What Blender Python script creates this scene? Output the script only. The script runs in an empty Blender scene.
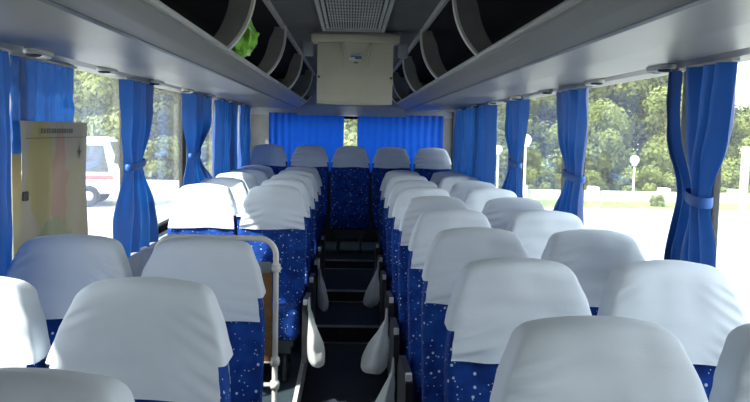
import bpy, math, random
from mathutils import Vector, Matrix, noise
random.seed(7)
S = bpy.context.scene
COL = S.collection
PI = math.pi
CAMZ = 1.49

# ------------------------------------------------------------------ helpers
class MB:
    """collects shapes into one mesh"""
    def __init__(s): s.v=[]; s.f=[]; s.m=[]
    def add(s, vs, fs, mi=0):
        o=len(s.v); s.v+= [tuple(p) for p in vs]
        for f in fs: s.f.append(tuple(i+o for i in f)); s.m.append(mi)
    def box(s, a, b, mi=0):
        x0,y0,z0=a; x1,y1,z1=b
        s.add([(x0,y0,z0),(x1,y0,z0),(x1,y1,z0),(x0,y1,z0),(x0,y0,z1),(x1,y0,z1),(x1,y1,z1),(x0,y1,z1)],
              [(3,2,1,0),(4,5,6,7),(0,1,5,4),(1,2,6,5),(2,3,7,6),(3,0,4,7)], mi)
    def rbox(s, c, h, r, n=3, mid=2, fn=None, mi=0):
        """rounded box; fn(p)->p deforms it"""
        def coords(H):
            k=[-H+r*i/n for i in range(n)]
            k+=[-H+r+(2*H-2*r)*i/(mid) for i in range(mid+1)]
            k+=[H-r+r*(i+1)/n for i in range(n)]
            return k
        cs=[coords(x) for x in h]
        cache={}
        vs=[]; fs=[]
        def vid(q):
            key=tuple(round(x,6) for x in q)
            if key in cache: return cache[key]
            cl=[max(-h[i]+r,min(h[i]-r,q[i])) for i in range(3)]
            d=Vector([q[i]-cl[i] for i in range(3)])
            if d.length>1e-9:
                # even the arc spacing out
                d=Vector([math.tan(x/r*PI/4) if r>0 else 0 for x in d])
                d=d.normalized()*r
            p=Vector(cl)+d+Vector(c)
            if fn: p=fn(p)
            cache[key]=len(vs); vs.append(tuple(p)); return cache[key]
        for ax in range(3):
            u,w=(ax+1)%3,(ax+2)%3
            for sg in (-1,1):
                for i in range(len(cs[u])-1):
                    for j in range(len(cs[w])-1):
                        q=[]
                        for a,b in ((i,j),(i+1,j),(i+1,j+1),(i,j+1)):
                            p=[0,0,0]; p[ax]=sg*h[ax]; p[u]=cs[u][a]; p[w]=cs[w][b]; q.append(vid(p))
                        if sg<0: q.reverse()
                        fs.append(tuple(q))
        s.add(vs,fs,mi)
    def tube(s, pts, r, n=10, mi=0, caps=True):
        pts=[Vector(p) for p in pts]; rs=r if isinstance(r,(list,tuple)) else [r]*len(pts)
        vs=[]; fs=[]; N=None
        for i,p in enumerate(pts):
            t=(pts[min(i+1,len(pts)-1)]-pts[max(i-1,0)]).normalized()
            if N is None:
                N=t.orthogonal().normalized()
            else:
                N=(N-t*N.dot(t)).normalized()
            B=t.cross(N)
            for k in range(n):
                a=2*PI*k/n; vs.append(p+(N*math.cos(a)+B*math.sin(a))*rs[i])
        for i in range(len(pts)-1):
            for k in range(n):
                a=i*n+k; b=i*n+(k+1)%n; fs.append((a,b,b+n,a+n))
        if caps:
            fs.append(tuple(reversed(range(n)))); fs.append(tuple(range((len(pts)-1)*n,len(pts)*n)))
        s.add(vs,fs,mi)
    def lathe(s, prof, c, n=20, mi=0):
        vs=[]; fs=[]
        for r,z in prof:
            for k in range(n):
                a=2*PI*k/n; vs.append((c[0]+r*math.cos(a),c[1]+r*math.sin(a),c[2]+z))
        for i in range(len(prof)-1):
            for k in range(n):
                a=i*n+k; b=i*n+(k+1)%n; fs.append((a,b,b+n,a+n))
        fs.append(tuple(reversed(range(n)))); fs.append(tuple(range((len(prof)-1)*n,len(prof)*n)))
        s.add(vs,fs,mi)
    def prism(s, poly, y0, y1, mi=0, plane='xz'):
        """closed polygon (x,z) extruded along y (or (y,z) along x)"""
        n=len(poly)
        A=sum(poly[i][0]*poly[(i+1)%n][1]-poly[(i+1)%n][0]*poly[i][1] for i in range(n))
        if A<0: poly=poly[::-1]
        mk=(lambda p,t:(p[0],t,p[1])) if plane=='xz' else (lambda p,t:(t,p[0],p[1])) if plane=='yz' else (lambda p,t:(p[0],p[1],t))
        vs=[mk(p,y0) for p in poly]+[mk(p,y1) for p in poly]
        fs=[tuple(range(n)),tuple(reversed(range(n,2*n)))]
        for i in range(n):
            j=(i+1)%n; fs.append((i,i+n,j+n,j))
        if plane!='xz': fs=[tuple(reversed(f)) for f in fs]
        s.add(vs,fs,mi)
    def grid(s, rows, mi=0, closed=False):
        n=len(rows[0]); vs=[p for r in rows for p in r]; fs=[]
        for i in range(len(rows)-1):
            for k in range(n if closed else n-1):
                k2=(k+1)%n; fs.append((i*n+k,i*n+k2,(i+1)*n+k2,(i+1)*n+k))
        s.add(vs,fs,mi)
    def build(s, name, mat, parent=None, smooth=False, bevel=0, bseg=2, loc=None):
        me=bpy.data.meshes.new(name); me.from_pydata(s.v,[],s.f); me.update()
        mats=mat if isinstance(mat,(list,tuple)) else [mat]
        for m in mats: me.materials.append(m)
        me.polygons.foreach_set('material_index',s.m)
        if smooth: me.polygons.foreach_set('use_smooth',[True]*len(s.f))
        o=bpy.data.objects.new(name,me); COL.objects.link(o)
        if parent is not None: o.parent=parent
        if loc is not None: o.location=loc
        if bevel:
            b=o.modifiers.new('edge','BEVEL'); b.width=bevel; b.segments=bseg; b.limit_method='ANGLE'
        return o

def weld(b):
    ix={}; nv=[]; mp=[]
    for p in b.v:
        k=tuple(round(c,6) for c in p)
        if k not in ix: ix[k]=len(nv); nv.append(p)
        mp.append(ix[k])
    b.v=nv; b.f=[tuple(mp[i] for i in f) for f in b.f]; return b
def tag(o,label,cat,group=None):
    o['label']=label; o['category']=cat
    if group: o['group']=group
    return o
def empty(name,loc=(0,0,0),label=None,cat=None,group=None,rz=0):
    o=bpy.data.objects.new(name,None); COL.objects.link(o); o.location=loc; o.rotation_euler=(0,0,rz)
    o.empty_display_size=.1
    if label: tag(o,label,cat,group)
    return o
def struct(o): o['kind']='structure'; return o
def copy_tree(o,parent=None):
    c=o.copy(); COL.objects.link(c)
    if parent is not None: c.parent=parent
    for ch in list(o.children): copy_tree(ch,c)
    return c
def bez(p0,p1,p2,n):
    return [tuple((1-t)**2*a+2*t*(1-t)*b+t*t*c for a,b,c in zip(p0,p1,p2)) for t in [i/n for i in range(n+1)]]
def sm(a,b,x):
    t=max(0,min(1,(x-a)/(b-a))); return t*t*(3-2*t)

# ------------------------------------------------------------------ materials
def mat(name,col,rough=.6,metal=0,spec=.5,noise_scale=None,noise_amt=.12,bump=0,bscale=200,transl=0,tcol=None):
    m=bpy.data.materials.new(name); m.use_nodes=True; nt=m.node_tree; N=nt.nodes; L=nt.links
    p=N['Principled BSDF']; out=N['Material Output']
    p.inputs['Base Color'].default_value=(*col,1); p.inputs['Roughness'].default_value=rough
    p.inputs['Metallic'].default_value=metal; p.inputs['Specular IOR Level'].default_value=spec
    tc=N.new('ShaderNodeTexCoord')
    if noise_scale:
        nz=N.new('ShaderNodeTexNoise'); nz.inputs['Scale'].default_value=noise_scale; nz.inputs['Detail'].default_value=4
        L.new(tc.outputs['Object'],nz.inputs['Vector'])
        mr=N.new('ShaderNodeMapRange'); mr.inputs[1].default_value=.3; mr.inputs[2].default_value=.7
        mr.inputs[3].default_value=1-noise_amt; mr.inputs[4].default_value=1+noise_amt
        L.new(nz.outputs['Fac'],mr.inputs[0])
        mx=N.new('ShaderNodeMix'); mx.data_type='RGBA'; mx.blend_type='MULTIPLY'; mx.inputs[0].default_value=1
        mx.inputs[6].default_value=(*col,1); L.new(mr.outputs[0],mx.inputs[7]); L.new(mx.outputs[2],p.inputs['Base Color'])
    if bump:
        bn=N.new('ShaderNodeTexNoise'); bn.inputs['Scale'].default_value=bscale; L.new(tc.outputs['Object'],bn.inputs['Vector'])
        bp=N.new('ShaderNodeBump'); bp.inputs['Strength'].default_value=bump; bp.inputs['Distance'].default_value=.005
        L.new(bn.outputs['Fac'],bp.inputs['Height']); L.new(bp.outputs['Normal'],p.inputs['Normal'])
    if transl:
        tr=N.new('ShaderNodeBsdfTranslucent'); tr.inputs['Color'].default_value=(*(tcol or col),1)
        ms=N.new('ShaderNodeMixShader'); ms.inputs[0].default_value=transl
        L.new(p.outputs[0],ms.inputs[1]); L.new(tr.outputs[0],ms.inputs[2]); L.new(ms.outputs[0],out.inputs['Surface'])
    return m
M={}
M['cover']=mat('white_cotton',(.73,.79,.86),.9,spec=.15,noise_scale=6,noise_amt=.03,bump=.12,bscale=420,transl=.06)
M['curtain']=mat('blue_satin_curtain',(.010,.058,.235),.45,spec=.5,noise_scale=9,noise_amt=.15,transl=.24,tcol=(.012,.11,.42))
M['rear_curtain']=mat('blue_rear_curtain',(.008,.085,.50),.6,spec=.25,noise_scale=7,noise_amt=.1,transl=.36)
M['band']=mat('blue_tie_band',(.02,.11,.40),.5,noise_scale=20,noise_amt=.1)
M['plate']=mat('charcoal_plastic',(.018,.019,.022),.45,noise_scale=8)
M['cap']=mat('white_plastic_tip',(.75,.76,.76),.4)
M['frame']=mat('grey_seat_steel',(.10,.11,.12),.4,.6,noise_scale=12)
M['rack']=mat('grey_rack_plastic',(.225,.212,.172),.36,spec=.5,noise_scale=3,noise_amt=.06)
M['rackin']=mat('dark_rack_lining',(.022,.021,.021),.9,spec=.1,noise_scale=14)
M['divider']=mat('dark_grey_divider',(.17,.165,.15),.6,noise_scale=9)
M['edge']=mat('pale_divider_trim',(.62,.60,.52),.3,noise_scale=10)
M['rail']=mat('ivory_painted_tube',(.84,.82,.74),.3,noise_scale=14,noise_amt=.05)
M['alu']=mat('brushed_aluminium',(.55,.56,.57),.35,.9,noise_scale=30)
M['ceil']=mat('grey_ceiling_vinyl',(.12,.115,.103),.8,spec=.2,noise_scale=5)
M['grille']=mat('grey_vent_plastic',(.36,.36,.33),.5,noise_scale=9)
M['dark']=mat('vent_shadow_dark',(.03,.03,.03),.8,noise_scale=8)
M['cream']=mat('cream_monitor_plastic',(.46,.435,.33),.5,noise_scale=7,noise_amt=.05)
M['wall']=mat('pale_grey_wall_panel',(.36,.39,.42),.6,noise_scale=5)
M['pillar']=mat('beige_grey_pillar',(.28,.275,.24),.6,noise_scale=6)
M['rubber']=mat('black_window_rubber',(.008,.008,.009),.8,spec=.05,noise_scale=11)
M['wood']=mat('brown_wood_board',(.26,.13,.035),.55,noise_scale=14,noise_amt=.35)
M['cap_grey']=mat('grey_board_cap',(.22,.24,.26),.5,noise_scale=8)
M['carpet']=mat('dark_blue_floor_vinyl',(.028,.032,.046),.55,spec=.35,noise_scale=30,noise_amt=.3,bump=.2,bscale=300)
M['platform']=mat('teal_grey_ribbed_floor',(.03,.047,.06),.6,noise_scale=25,noise_amt=.2)
M['whitetrim']=mat('white_edge_trim',(.66,.66,.64),.4,noise_scale=12)
M['bag']=mat('white_plastic_bag',(.72,.74,.74),.4,noise_scale=14,noise_amt=.08,transl=.35)
M['green']=mat('green_plastic_wrap',(.30,.68,.06),.3,noise_scale=25,noise_amt=.5,transl=.25)
M['white']=mat('white_paint',(.82,.83,.84),.35,noise_scale=4,noise_amt=.04)
M['asphalt']=mat('pale_concrete_lot',(.46,.46,.45),.9,spec=.2,noise_scale=.6,noise_amt=.12)
M['grass']=mat('dry_verge_grass',(.22,.27,.10),.95,spec=.1,noise_scale=2,noise_amt=.3)
M['bark']=mat('brown_bark',(.09,.065,.045),.9,noise_scale=7,noise_amt=.3)
M['stone']=mat('pale_low_wall',(.62,.61,.58),.9,noise_scale=3)
M['busglass']=mat('dark_bus_glass',(.05,.07,.085),.08,spec=.8,noise_scale=3)
M['red']=mat('faded_red_stripe',(.5,.12,.13),.5,noise_scale=5)
M['tyre']=mat('black_tyre',(.015,.015,.015),.8,noise_scale=20)
M['lens']=mat('frosted_lamp_lens',(.75,.77,.74),.3,noise_scale=10,noise_amt=.04)
M['globe']=mat('white_lamp_globe',(.9,.9,.9),.25,noise_scale=10,noise_amt=.03)
M['amber']=mat('amber_lens',(.8,.3,.03),.3,noise_scale=10)
M['blue_ink']=mat('blue_emblem_ink',(.05,.10,.22),.4,noise_scale=20)
M['green_ink']=mat('green_emblem_ink',(.08,.2,.1),.4,noise_scale=20)
def leafmat(name,a,b):
    m=mat(name,a,.7,spec=.25,transl=.3); nt=m.node_tree; N=nt.nodes; L=nt.links; p=N['Principled BSDF']
    tc=[n for n in N if n.type=='TEX_COORD'][0]
    nz=N.new('ShaderNodeTexNoise'); nz.inputs['Scale'].default_value=.9; nz.inputs['Detail'].default_value=6; L.new(tc.outputs['Object'],nz.inputs['Vector'])
    cr=N.new('ShaderNodeValToRGB'); cr.color_ramp.elements[0].position=.35; cr.color_ramp.elements[1].position=.65
    cr.color_ramp.elements[0].color=(*a,1); cr.color_ramp.elements[1].color=(*b,1)
    L.new(nz.outputs['Fac'],cr.inputs[0]); L.new(cr.outputs[0],p.inputs['Base Color'])
    for n in N:
        if n.type=='BSDF_TRANSLUCENT': L.new(cr.outputs[0],n.inputs[0])
    return m
M['leaf1']=leafmat('mid_green_leaves',(.09,.125,.035),(.26,.31,.10))
M['leaf2']=leafmat('yellow_green_leaves',(.14,.18,.045),(.36,.40,.12))
M['leaf3']=leafmat('deep_green_leaves',(.075,.10,.028),(.20,.235,.075))

def star_fabric():
    m=mat('blue_star_fabric',(.012,.045,.22),.85,spec=.15); nt=m.node_tree; N=nt.nodes; L=nt.links; p=N['Principled BSDF']
    tc=[n for n in N if n.type=='TEX_COORD'][0]
    oi=N.new('ShaderNodeObjectInfo'); ad=N.new('ShaderNodeVectorMath'); ad.operation='MULTIPLY_ADD'
    L.new(oi.outputs['Random'],ad.inputs[0]); ad.inputs[1].default_value=(37,53,71); L.new(tc.outputs['Object'],ad.inputs[2])
    total=None
    for sc,th in ((32,.15),(58,.12)):
        vo=N.new('ShaderNodeTexVoronoi'); vo.inputs['Scale'].default_value=sc; L.new(ad.outputs[0],vo.inputs['Vector'])
        lt=N.new('ShaderNodeMath'); lt.operation='LESS_THAN'; lt.inputs[1].default_value=th; L.new(vo.outputs['Distance'],lt.inputs[0])
        if total is None: total=lt.outputs[0]
        else:
            mx=N.new('ShaderNodeMath'); mx.operation='MAXIMUM'; L.new(total,mx.inputs[0]); L.new(lt.outputs[0],mx.inputs[1]); total=mx.outputs[0]
    nz=N.new('ShaderNodeTexNoise'); nz.inputs['Scale'].default_value=16; L.new(ad.outputs[0],nz.inputs['Vector'])
    cr=N.new('ShaderNodeValToRGB'); e=cr.color_ramp.elements
    e[0].position=.3; e[0].color=(.006,.026,.17,1); e[1].position=.75; e[1].color=(.012,.075,.36,1); L.new(nz.outputs['Fac'],cr.inputs[0])
    mix=N.new('ShaderNodeMix'); mix.data_type='RGBA'; L.new(total,mix.inputs[0]); L.new(cr.outputs[0],mix.inputs[6]); mix.inputs[7].default_value=(.55,.66,.80,1)
    L.new(mix.outputs[2],p.inputs['Base Color'])
    return m
M['star']=star_fabric()

def glass():
    m=bpy.data.materials.new('window_glass'); m.use_nodes=True; nt=m.node_tree; N=nt.nodes; L=nt.links; N.remove(N['Principled BSDF'])
    t=N.new('ShaderNodeBsdfTransparent'); t.inputs[0].default_value=(.93,.96,.96,1); g=N.new('ShaderNodeBsdfGlossy'); g.inputs['Roughness'].default_value=.02
    lw=N.new('ShaderNodeLayerWeight'); lw.inputs[0].default_value=.5
    pw=N.new('ShaderNodeMath'); pw.operation='POWER'; pw.inputs[1].default_value=5; L.new(lw.outputs['Facing'],pw.inputs[0])
    fr=N.new('ShaderNodeMath'); fr.operation='MULTIPLY_ADD'; fr.inputs[1].default_value=.9; fr.inputs[2].default_value=.03; L.new(pw.outputs[0],fr.inputs[0])
    tl=N.new('ShaderNodeBsdfTranslucent'); tl.inputs[0].default_value=(.9,.93,.95,1)
    du=N.new('ShaderNodeMixShader'); du.inputs[0].default_value=.03; L.new(t.outputs[0],du.inputs[1]); L.new(tl.outputs[0],du.inputs[2])
    ms=N.new('ShaderNodeMixShader'); L.new(fr.outputs[0],ms.inputs[0]); L.new(du.outputs[0],ms.inputs[1]); L.new(g.outputs[0],ms.inputs[2])
    L.new(ms.outputs[0],N['Material Output'].inputs['Surface']); return m
M['glass']=glass()

def mapmat():
    m=mat('printed_map_paper',(.25,.22,.17),.6,transl=.06); nt=m.node_tree; N=nt.nodes; L=nt.links; p=N['Principled BSDF']
    tc=[n for n in N if n.type=='TEX_COORD'][0]
    sep=N.new('ShaderNodeSeparateXYZ'); L.new(tc.outputs['Object'],sep.inputs[0])
    def blob(cy,cz,ry,rz,col,prev,soft=.25,seed=0.):
        mp=N.new('ShaderNodeMapping'); mp.inputs['Location'].default_value=(0,-cy/ry,-cz/rz); mp.inputs['Scale'].default_value=(0,1/ry,1/rz)
        L.new(tc.outputs['Object'],mp.inputs[0])
        nz=N.new('ShaderNodeTexNoise'); nz.inputs['Scale'].default_value=2.2; nz.inputs['Detail'].default_value=5; L.new(mp.outputs[0],nz.inputs['Vector'])
        vm=N.new('ShaderNodeVectorMath'); vm.operation='LENGTH'; L.new(mp.outputs[0],vm.inputs[0])
        a=N.new('ShaderNodeMath'); a.operation='MULTIPLY_ADD'; a.inputs[1].default_value=.9; L.new(nz.outputs['Fac'],a.inputs[0]); L.new(vm.outputs['Value'],a.inputs[2])
        r=N.new('ShaderNodeMapRange'); r.inputs[1].default_value=1.45; r.inputs[2].default_value=1.35; r.inputs[3].default_value=0; r.inputs[4].default_value=.85; L.new(a.outputs[0],r.inputs[0])
        mx=N.new('ShaderNodeMix'); mx.data_type='RGBA'; L.new(r.outputs[0],mx.inputs[0])
        if isinstance(prev,tuple): mx.inputs[6].default_value=(*prev,1)
        else: L.new(prev,mx.inputs[6])
        mx.inputs[7].default_value=(*col,1); return mx.outputs[2]
    c=blob(-.16,.06,.14,.22,(.33,.28,.08),(.30,.285,.235))
    c=blob(.03,-.02,.10,.24,(.33,.17,.14),c)
    c=blob(.20,-.10,.12,.20,(.31,.285,.19),c)
    c=blob(-.05,-.22,.20,.10,(.17,.23,.11),c)
    vo=N.new('ShaderNodeTexVoronoi'); vo.feature='DISTANCE_TO_EDGE'; vo.inputs['Scale'].default_value=9; L.new(tc.outputs['Object'],vo.inputs['Vector'])
    lt=N.new('ShaderNodeMath'); lt.operation='LESS_THAN'; lt.inputs[1].default_value=.035; L.new(vo.outputs['Distance'],lt.inputs[0])
    k=N.new('ShaderNodeMath'); k.operation='MULTIPLY'; k.inputs[1].default_value=.22; L.new(lt.outputs[0],k.inputs[0])
    mx=N.new('ShaderNodeMix'); mx.data_type='RGBA'; L.new(k.outputs[0],mx.inputs[0]); L.new(c,mx.inputs[6]); mx.inputs[7].default_value=(.30,.27,.22,1)
    L.new(mx.outputs[2],p.inputs['Base Color'])
    return m
M['map']=mapmat()
M['mapink']=mat('dark_map_ink',(.12,.12,.12),.7,noise_scale=20)

# ------------------------------------------------------------------ dimensions
XW=1.20                       # inner wall
SILL=.80; HEAD=1.80          # window bottom and top
Y0,Y1=-1.9,9.4
AISLE=.285
RP=[-.35,1.17,2.80,4.42,5.98,7.30,8.75,9.32]     # window posts, right; out-of-view first window added to light the nearest seat
LP=[1.38,2.90,4.55,6.10,7.60,8.75,9.32]     # window posts, left

# ------------------------------------------------------------------ setting
def wall(side,posts,name):
    b=MB(); a,c=side*XW,side*(XW+.09); x0,x1=min(a,c),max(a,c)
    b.box((x0,Y0,-.30),(x1,Y1,SILL))
    b.box((x0,Y0,HEAD),(x1,Y1,2.02))
    px0,px1=sorted((side*(XW-.012),side*(XW+.03)))
    b.box((x0,Y0,SILL),(x1,posts[0]-.03,HEAD))  # solid stretch before the first post, out of view, added to cut front light
    for y in posts: b.box((px0,y-.04+.055*(side>0),SILL),(px1,y+.04+.055*(side>0),HEAD),1)
    o=struct(b.build(name,[M['wall'],M['pillar']]))
    s=MB(); xi=side*(XW-.028)
    s.box((min(xi,a),Y0,SILL-.03),(max(xi,a),Y1,SILL-.004))
    struct(s.build('trim_sill',M['wall'],bevel=.006))
    return o
wall(-1,LP,'wall_left'); wall(1,RP,'wall_right')
wn=0
def window(x,ya,yb,za,zb,side):
    global wn; wn+=1
    f=MB(); w=.045; a,c=x-.024,x+.024
    f.box((a,ya,za),(c,yb,za+w)); f.box((a,ya,zb-w),(c,yb,zb)); f.box((a,ya,za+w),(c,ya+w,zb-w)); f.box((a,yb-w,za+w),(c,yb,zb-w))
    o=struct(f.build('window_%d'%wn,M['rubber']))
    g=MB(); g.box((x-.002,ya+w,za+w),(x+.002,yb-w,zb-w)); g.build('pane',M['glass'],o)
def windowy(y,xa,xb,za,zb):
    global wn; wn+=1
    f=MB(); w=.03; a,c=y-.012,y+.012
    f.box((xa,a,za),(xb,c,za+w)); f.box((xa,a,zb-w),(xb,c,zb)); f.box((xa,a,za+w),(xa+w,c,zb-w)); f.box((xb-w,a,za+w),(xb,c,zb-w))
    o=struct(f.build('window_%d'%wn,M['rubber']))
    g=MB(); g.box((xa+w,y-.002,za+w),(xb-w,y+.002,zb-w)); g.build('pane',M['glass'],o)
for side,P in ((-1,LP),(1,RP)):
    for a,b_ in zip(P[:-1],P[1:]): window(side*(XW+.055),a+.004,b_-.004,SILL,HEAD,side)
# rear wall: opening for the rear window
RZ0,RZ1=1.06,1.655
b=MB(); b.box((-XW-.09,Y1,-.30),(XW+.09,Y1+.06,RZ0),2); b.box((-XW-.09,Y1,RZ1),(XW+.09,Y1+.06,2.06))
b.box((-XW-.09,Y1,RZ0),(-.93,Y1+.06,RZ1),1); b.box((1.05,Y1,RZ0),(XW+.09,Y1+.06,RZ1),1)
b.box((-.93,Y1,2.05),(.93,Y1+.06,2.14))
struct(b.build('wall_rear',[M['wall'],M['pillar'],M['plate']]))
windowy(Y1+.03,-.93,1.05,RZ0,RZ1)
# unseen front wall (behind the camera); windscreen made small to limit front light
b=MB(); b.box((-XW-.09,Y0-.06,-.30),(XW+.09,Y0,1.0)); b.box((-XW-.09,Y0-.06,1.55),(XW+.09,Y0,2.06))
b.box((-XW-.09,Y0-.06,1.0),(-1.0,Y0,1.55),1); b.box((1.0,Y0-.06,1.0),(XW+.09,Y0,1.55),1)
b.box((-.93,Y0-.06,2.05),(.93,Y0,2.14))
struct(b.build('wall_front',[M['wall'],M['pillar']]))
windowy(Y0-.03,-1.0,1.0,1.0,1.55)
# floor: two seat platforms, the sunken aisle and its steps
b=MB()
for s in (-1,1): b.box((min(s*AISLE,s*XW),Y0,-.16),(max(s*AISLE,s*XW),8.05,0))
b.box((-XW,8.05,-.16),(XW,Y1,.19))
struct(b.build('floor',M['platform']))
b=MB(); b.box((-AISLE,Y0,-.24),(AISLE,8.05,-.13)); b.box((-AISLE,6.07,-.13),(AISLE,8.05,0)); b.box((-AISLE,6.95,0),(AISLE,8.05,.10))
struct(b.build('floor_aisle',M['carpet']))
tn=0
for y,z in ((6.07,-.13),(6.07,0),(6.95,0.0),(6.95,.10),(8.05,.10),(8.05,.19)):
    b=MB(); up=z in (0,.10,.19) and not (y==6.95 and z==0.0) and not (y==8.05 and z==.10)
    if up: b.box((-AISLE+.01,y-.006,z-.012),(AISLE-.01,y+.012,z+.004))
    else: b.box((-AISLE+.01,y-.03,z),(AISLE-.01,y,z+.006))
    tn+=1; struct(b.build('trim_%d'%tn,M['alu']))
for s in (-1,1):
    b=MB(); x=s*AISLE
    b.box((min(x,x-s*.012),Y0,-.13),(max(x,x-s*.012),6.05,.004)); b.box((min(x-s*.012,x+s*.012),Y0,.0),(max(x-s*.012,x+s*.012),6.05,.006))
    tn+=1; struct(b.build('trim_%d'%tn,M['whitetrim'] if s<0 else M['plate']))
# ceiling and roof
prof=[(-1.29,1.80),(-1.14,2.0),(-.85,2.08),(-.405,2.09),(.405,2.09),(.85,2.08),(1.14,2.0),(1.29,1.80)]
b=MB(); b.prism(prof+[(1.33,1.84),(1.17,2.08),(.86,2.19),(-.86,2.19),(-1.17,2.08),(-1.33,1.84)],Y0-.06,Y1+.06)
struct(b.build('ceiling',M['ceil']))
for s in (-1,1):
    b=MB(); b.prism([(s*.397,2.064),(s*.413,2.064),(s*.416,2.091),(s*.394,2.091)],Y0,Y1-.30)
    tn+=1; struct(b.build('trim_%d'%tn,M['grille']))
# rear bulkhead sloping from ceiling to the rear window head
b=MB(); b.prism([(8.75,2.09),(Y1,2.09),(Y1,1.655),(9.25,1.66),(9.08,1.76)],-.62,.62,plane='yz')
struct(b.build('trim_bulkhead',M['cap_grey']))

# ------------------------------------------------------------------ luggage racks
DIV=[1.65,3.25,4.75,6.35,8.05,9.0]
VENTS=[2.0,2.82,3.60,4.50,5.35,6.20,7.05,7.90]
for s,lab in ((-1,'long grey overhead luggage rack holding a green bag, above the map side windows'),(1,'long grey overhead luggage rack with open bays above the nine-row seat block')):
    root=empty('luggage_rack',(0,0,0),lab,'luggage rack','overhead luggage racks')
    P=lambda x,z:(s*x,CAMZ+z)
    YA,YB=Y0+.02,Y1-.02
    b=MB()   # underside panel with a coved edge beside the windows
    b.prism([P(1.195,.236),P(1.12,.240),P(1.085,.252),P(1.05,.246),P(.80,.236),P(.607,.238),P(.607,.262),P(1.195,.275)],YA,YB)
    b.build('underside_panel',M['rack'],root)
    b=MB()
    b.prism([P(.602,.241),P(.592,.248),P(.560,.266),P(.515,.296),P(.512,.312),P(.535,.312),P(.607,.268)],YA,YB)
    b.build('front_panel',M['rack'],root)
    b=MB(); b.tube([(s*.507,YA,CAMZ+.312),(s*.507,YB,CAMZ+.312)],.011,8); b.build('lip_bead',M['grille'],root,smooth=True)
    b=MB(); b.prism([P(.610,.2365),P(.606,.247),P(.597,.250),P(.599,.2395)],YA,YB); b.build('groove_strip',M['frame'],root)
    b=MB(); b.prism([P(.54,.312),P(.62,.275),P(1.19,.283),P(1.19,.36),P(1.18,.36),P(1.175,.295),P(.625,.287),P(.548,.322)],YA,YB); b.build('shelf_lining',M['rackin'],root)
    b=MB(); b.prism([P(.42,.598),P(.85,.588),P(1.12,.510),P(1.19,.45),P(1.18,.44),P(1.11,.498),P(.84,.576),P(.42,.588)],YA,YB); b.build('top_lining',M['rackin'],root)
    for y in DIV:
        cv=bez((.500,.318),(.392,.42),(.400,.592),14)
        d=MB(); poly=[P(*c) for c in cv]+[P(x+.085-.03*sm(.5,.592,z),z+.004*(z<.33)) for x,z in cv[::-1]]
        d.prism(poly,y-.020,y+.020); dv=d.build('divider',M['divider'],root)
        e=MB(); n=len(cv); rows=[]
        for i,(x,z) in enumerate(cv):
            a=Vector((cv[max(i-1,0)][0],cv[max(i-1,0)][1])); c=Vector((cv[min(i+1,n-1)][0],cv[min(i+1,n-1)][1])); t=(c-a).normalized(); nx,nz=-t.y,t.x
            if nx>0: nx,nz=-nx,-nz
            q=[]
            for off,dy in ((.001,-.022),(.012,-.022),(.012,.022),(.001,.022)):
                X,Z=P(x+nx*off,z+nz*off); q.append((X,y+dy,Z))
            rows.append(q)
        e.grid(rows,closed=True); e.build('edge_trim',M['edge'],dv)
    for y in VENTS:
        v=MB()
        n=24; z=CAMZ+.236
        # oval bezel
        rows=[]
        for ro,dz in ((1.0,.012),(1.0,-.001),(.88,-.004),(.80,.003)):
            rows.append([(s*1.075+math.cos(2*PI*i/n)*.034*ro, y+math.copysign(abs(math.sin(2*PI*i/n))**.7,math.sin(2*PI*i/n))*.095*ro, z+dz) for i in range(n)])
        v.grid(rows,closed=True); v.add(rows[-1],[tuple(range(n))])
        vent=v.build('air_vent',M['grille'],root,smooth=True)
        for dy,r,mm in ((-.045,.026,'dark'),(.045,.026,'lens')):
            q=MB(); q.lathe([(r,.004),(r,-.008),(r*.75,-.011),(r*.6,-.006),(r*.2,-.006)],(s*1.075,y+dy,z),16); q.build('nozzle' if mm=='dark' else 'reading_light',M[mm],vent,smooth=True)
# green crumpled bag over the rack lip
b=MB(); c=Vector((-.495,3.66,CAMZ+.40)); rows=[]
for i in range(13):
    th=PI*i/12; row=[]
    for k in range(20):
        ph=2*PI*k/20; d=Vector((math.sin(th)*math.cos(ph),math.sin(th)*math.sin(ph),math.cos(th)))
        r=1+.35*noise.noise(d*2.1)+.2*noise.noise(d*5)
        row.append(c+Vector((d.x*.065*r,d.y*.10*r,d.z*.085*r)))
    rows.append(row)
b.grid(rows,closed=True)
o=b.build('plastic_bag',M['green']); tag(o,'small crumpled green plastic bag on the luggage rack lip','bag')
o2=MB(); o2.tube([(-.50,3.56,CAMZ+.44),(-.485,3.50,CAMZ+.48),(-.47,3.47,CAMZ+.53)],[.012,.008,.014],8); o2.build('knotted_end',M['green'],o,smooth=True)

# ------------------------------------------------------------------ ceiling vent and monitor
r=empty('ceiling_vent',(0,3.6,CAMZ+.599),'long grey louvred air vent in the centre of the ceiling','ceiling vent')
b=MB(); w=.180; L0,L1=-1.5,1.16
for s in (-1,1):
    b.box((min(s*w,s*(w-.018)),L0,-.022),(max(s*w,s*(w-.018)),L1,0)); b.box((min(s*(w-.026),s*(w-.04)),L0+.02,-.016),(max(s*(w-.026),s*(w-.04)),L1-.02,0))
b.box((-w,L1,-.022),(w,L1+.03,0)); b.box((-w,L0-.03,-.022),(w,L0,0))
b.build('vent_frame',M['grille'],r)
b=MB(); b.box((-w+.018,L0,-.004),(w-.018,L1,-.001)); b.build('vent_backing',M['dark'],r)
b=MB()
for i in range(19):
    x=-.126+i*.014; b.box((x-.0035,L0+.02,-.014),(x+.0035,L1-.02,-.003))
for i in range(24):
    y=L0+.1*(i+.5); b.box((-.133,y-.003,-.010),(.133,y+.003,-.004))
b.build('louvres',M['grille'],r)

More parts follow.
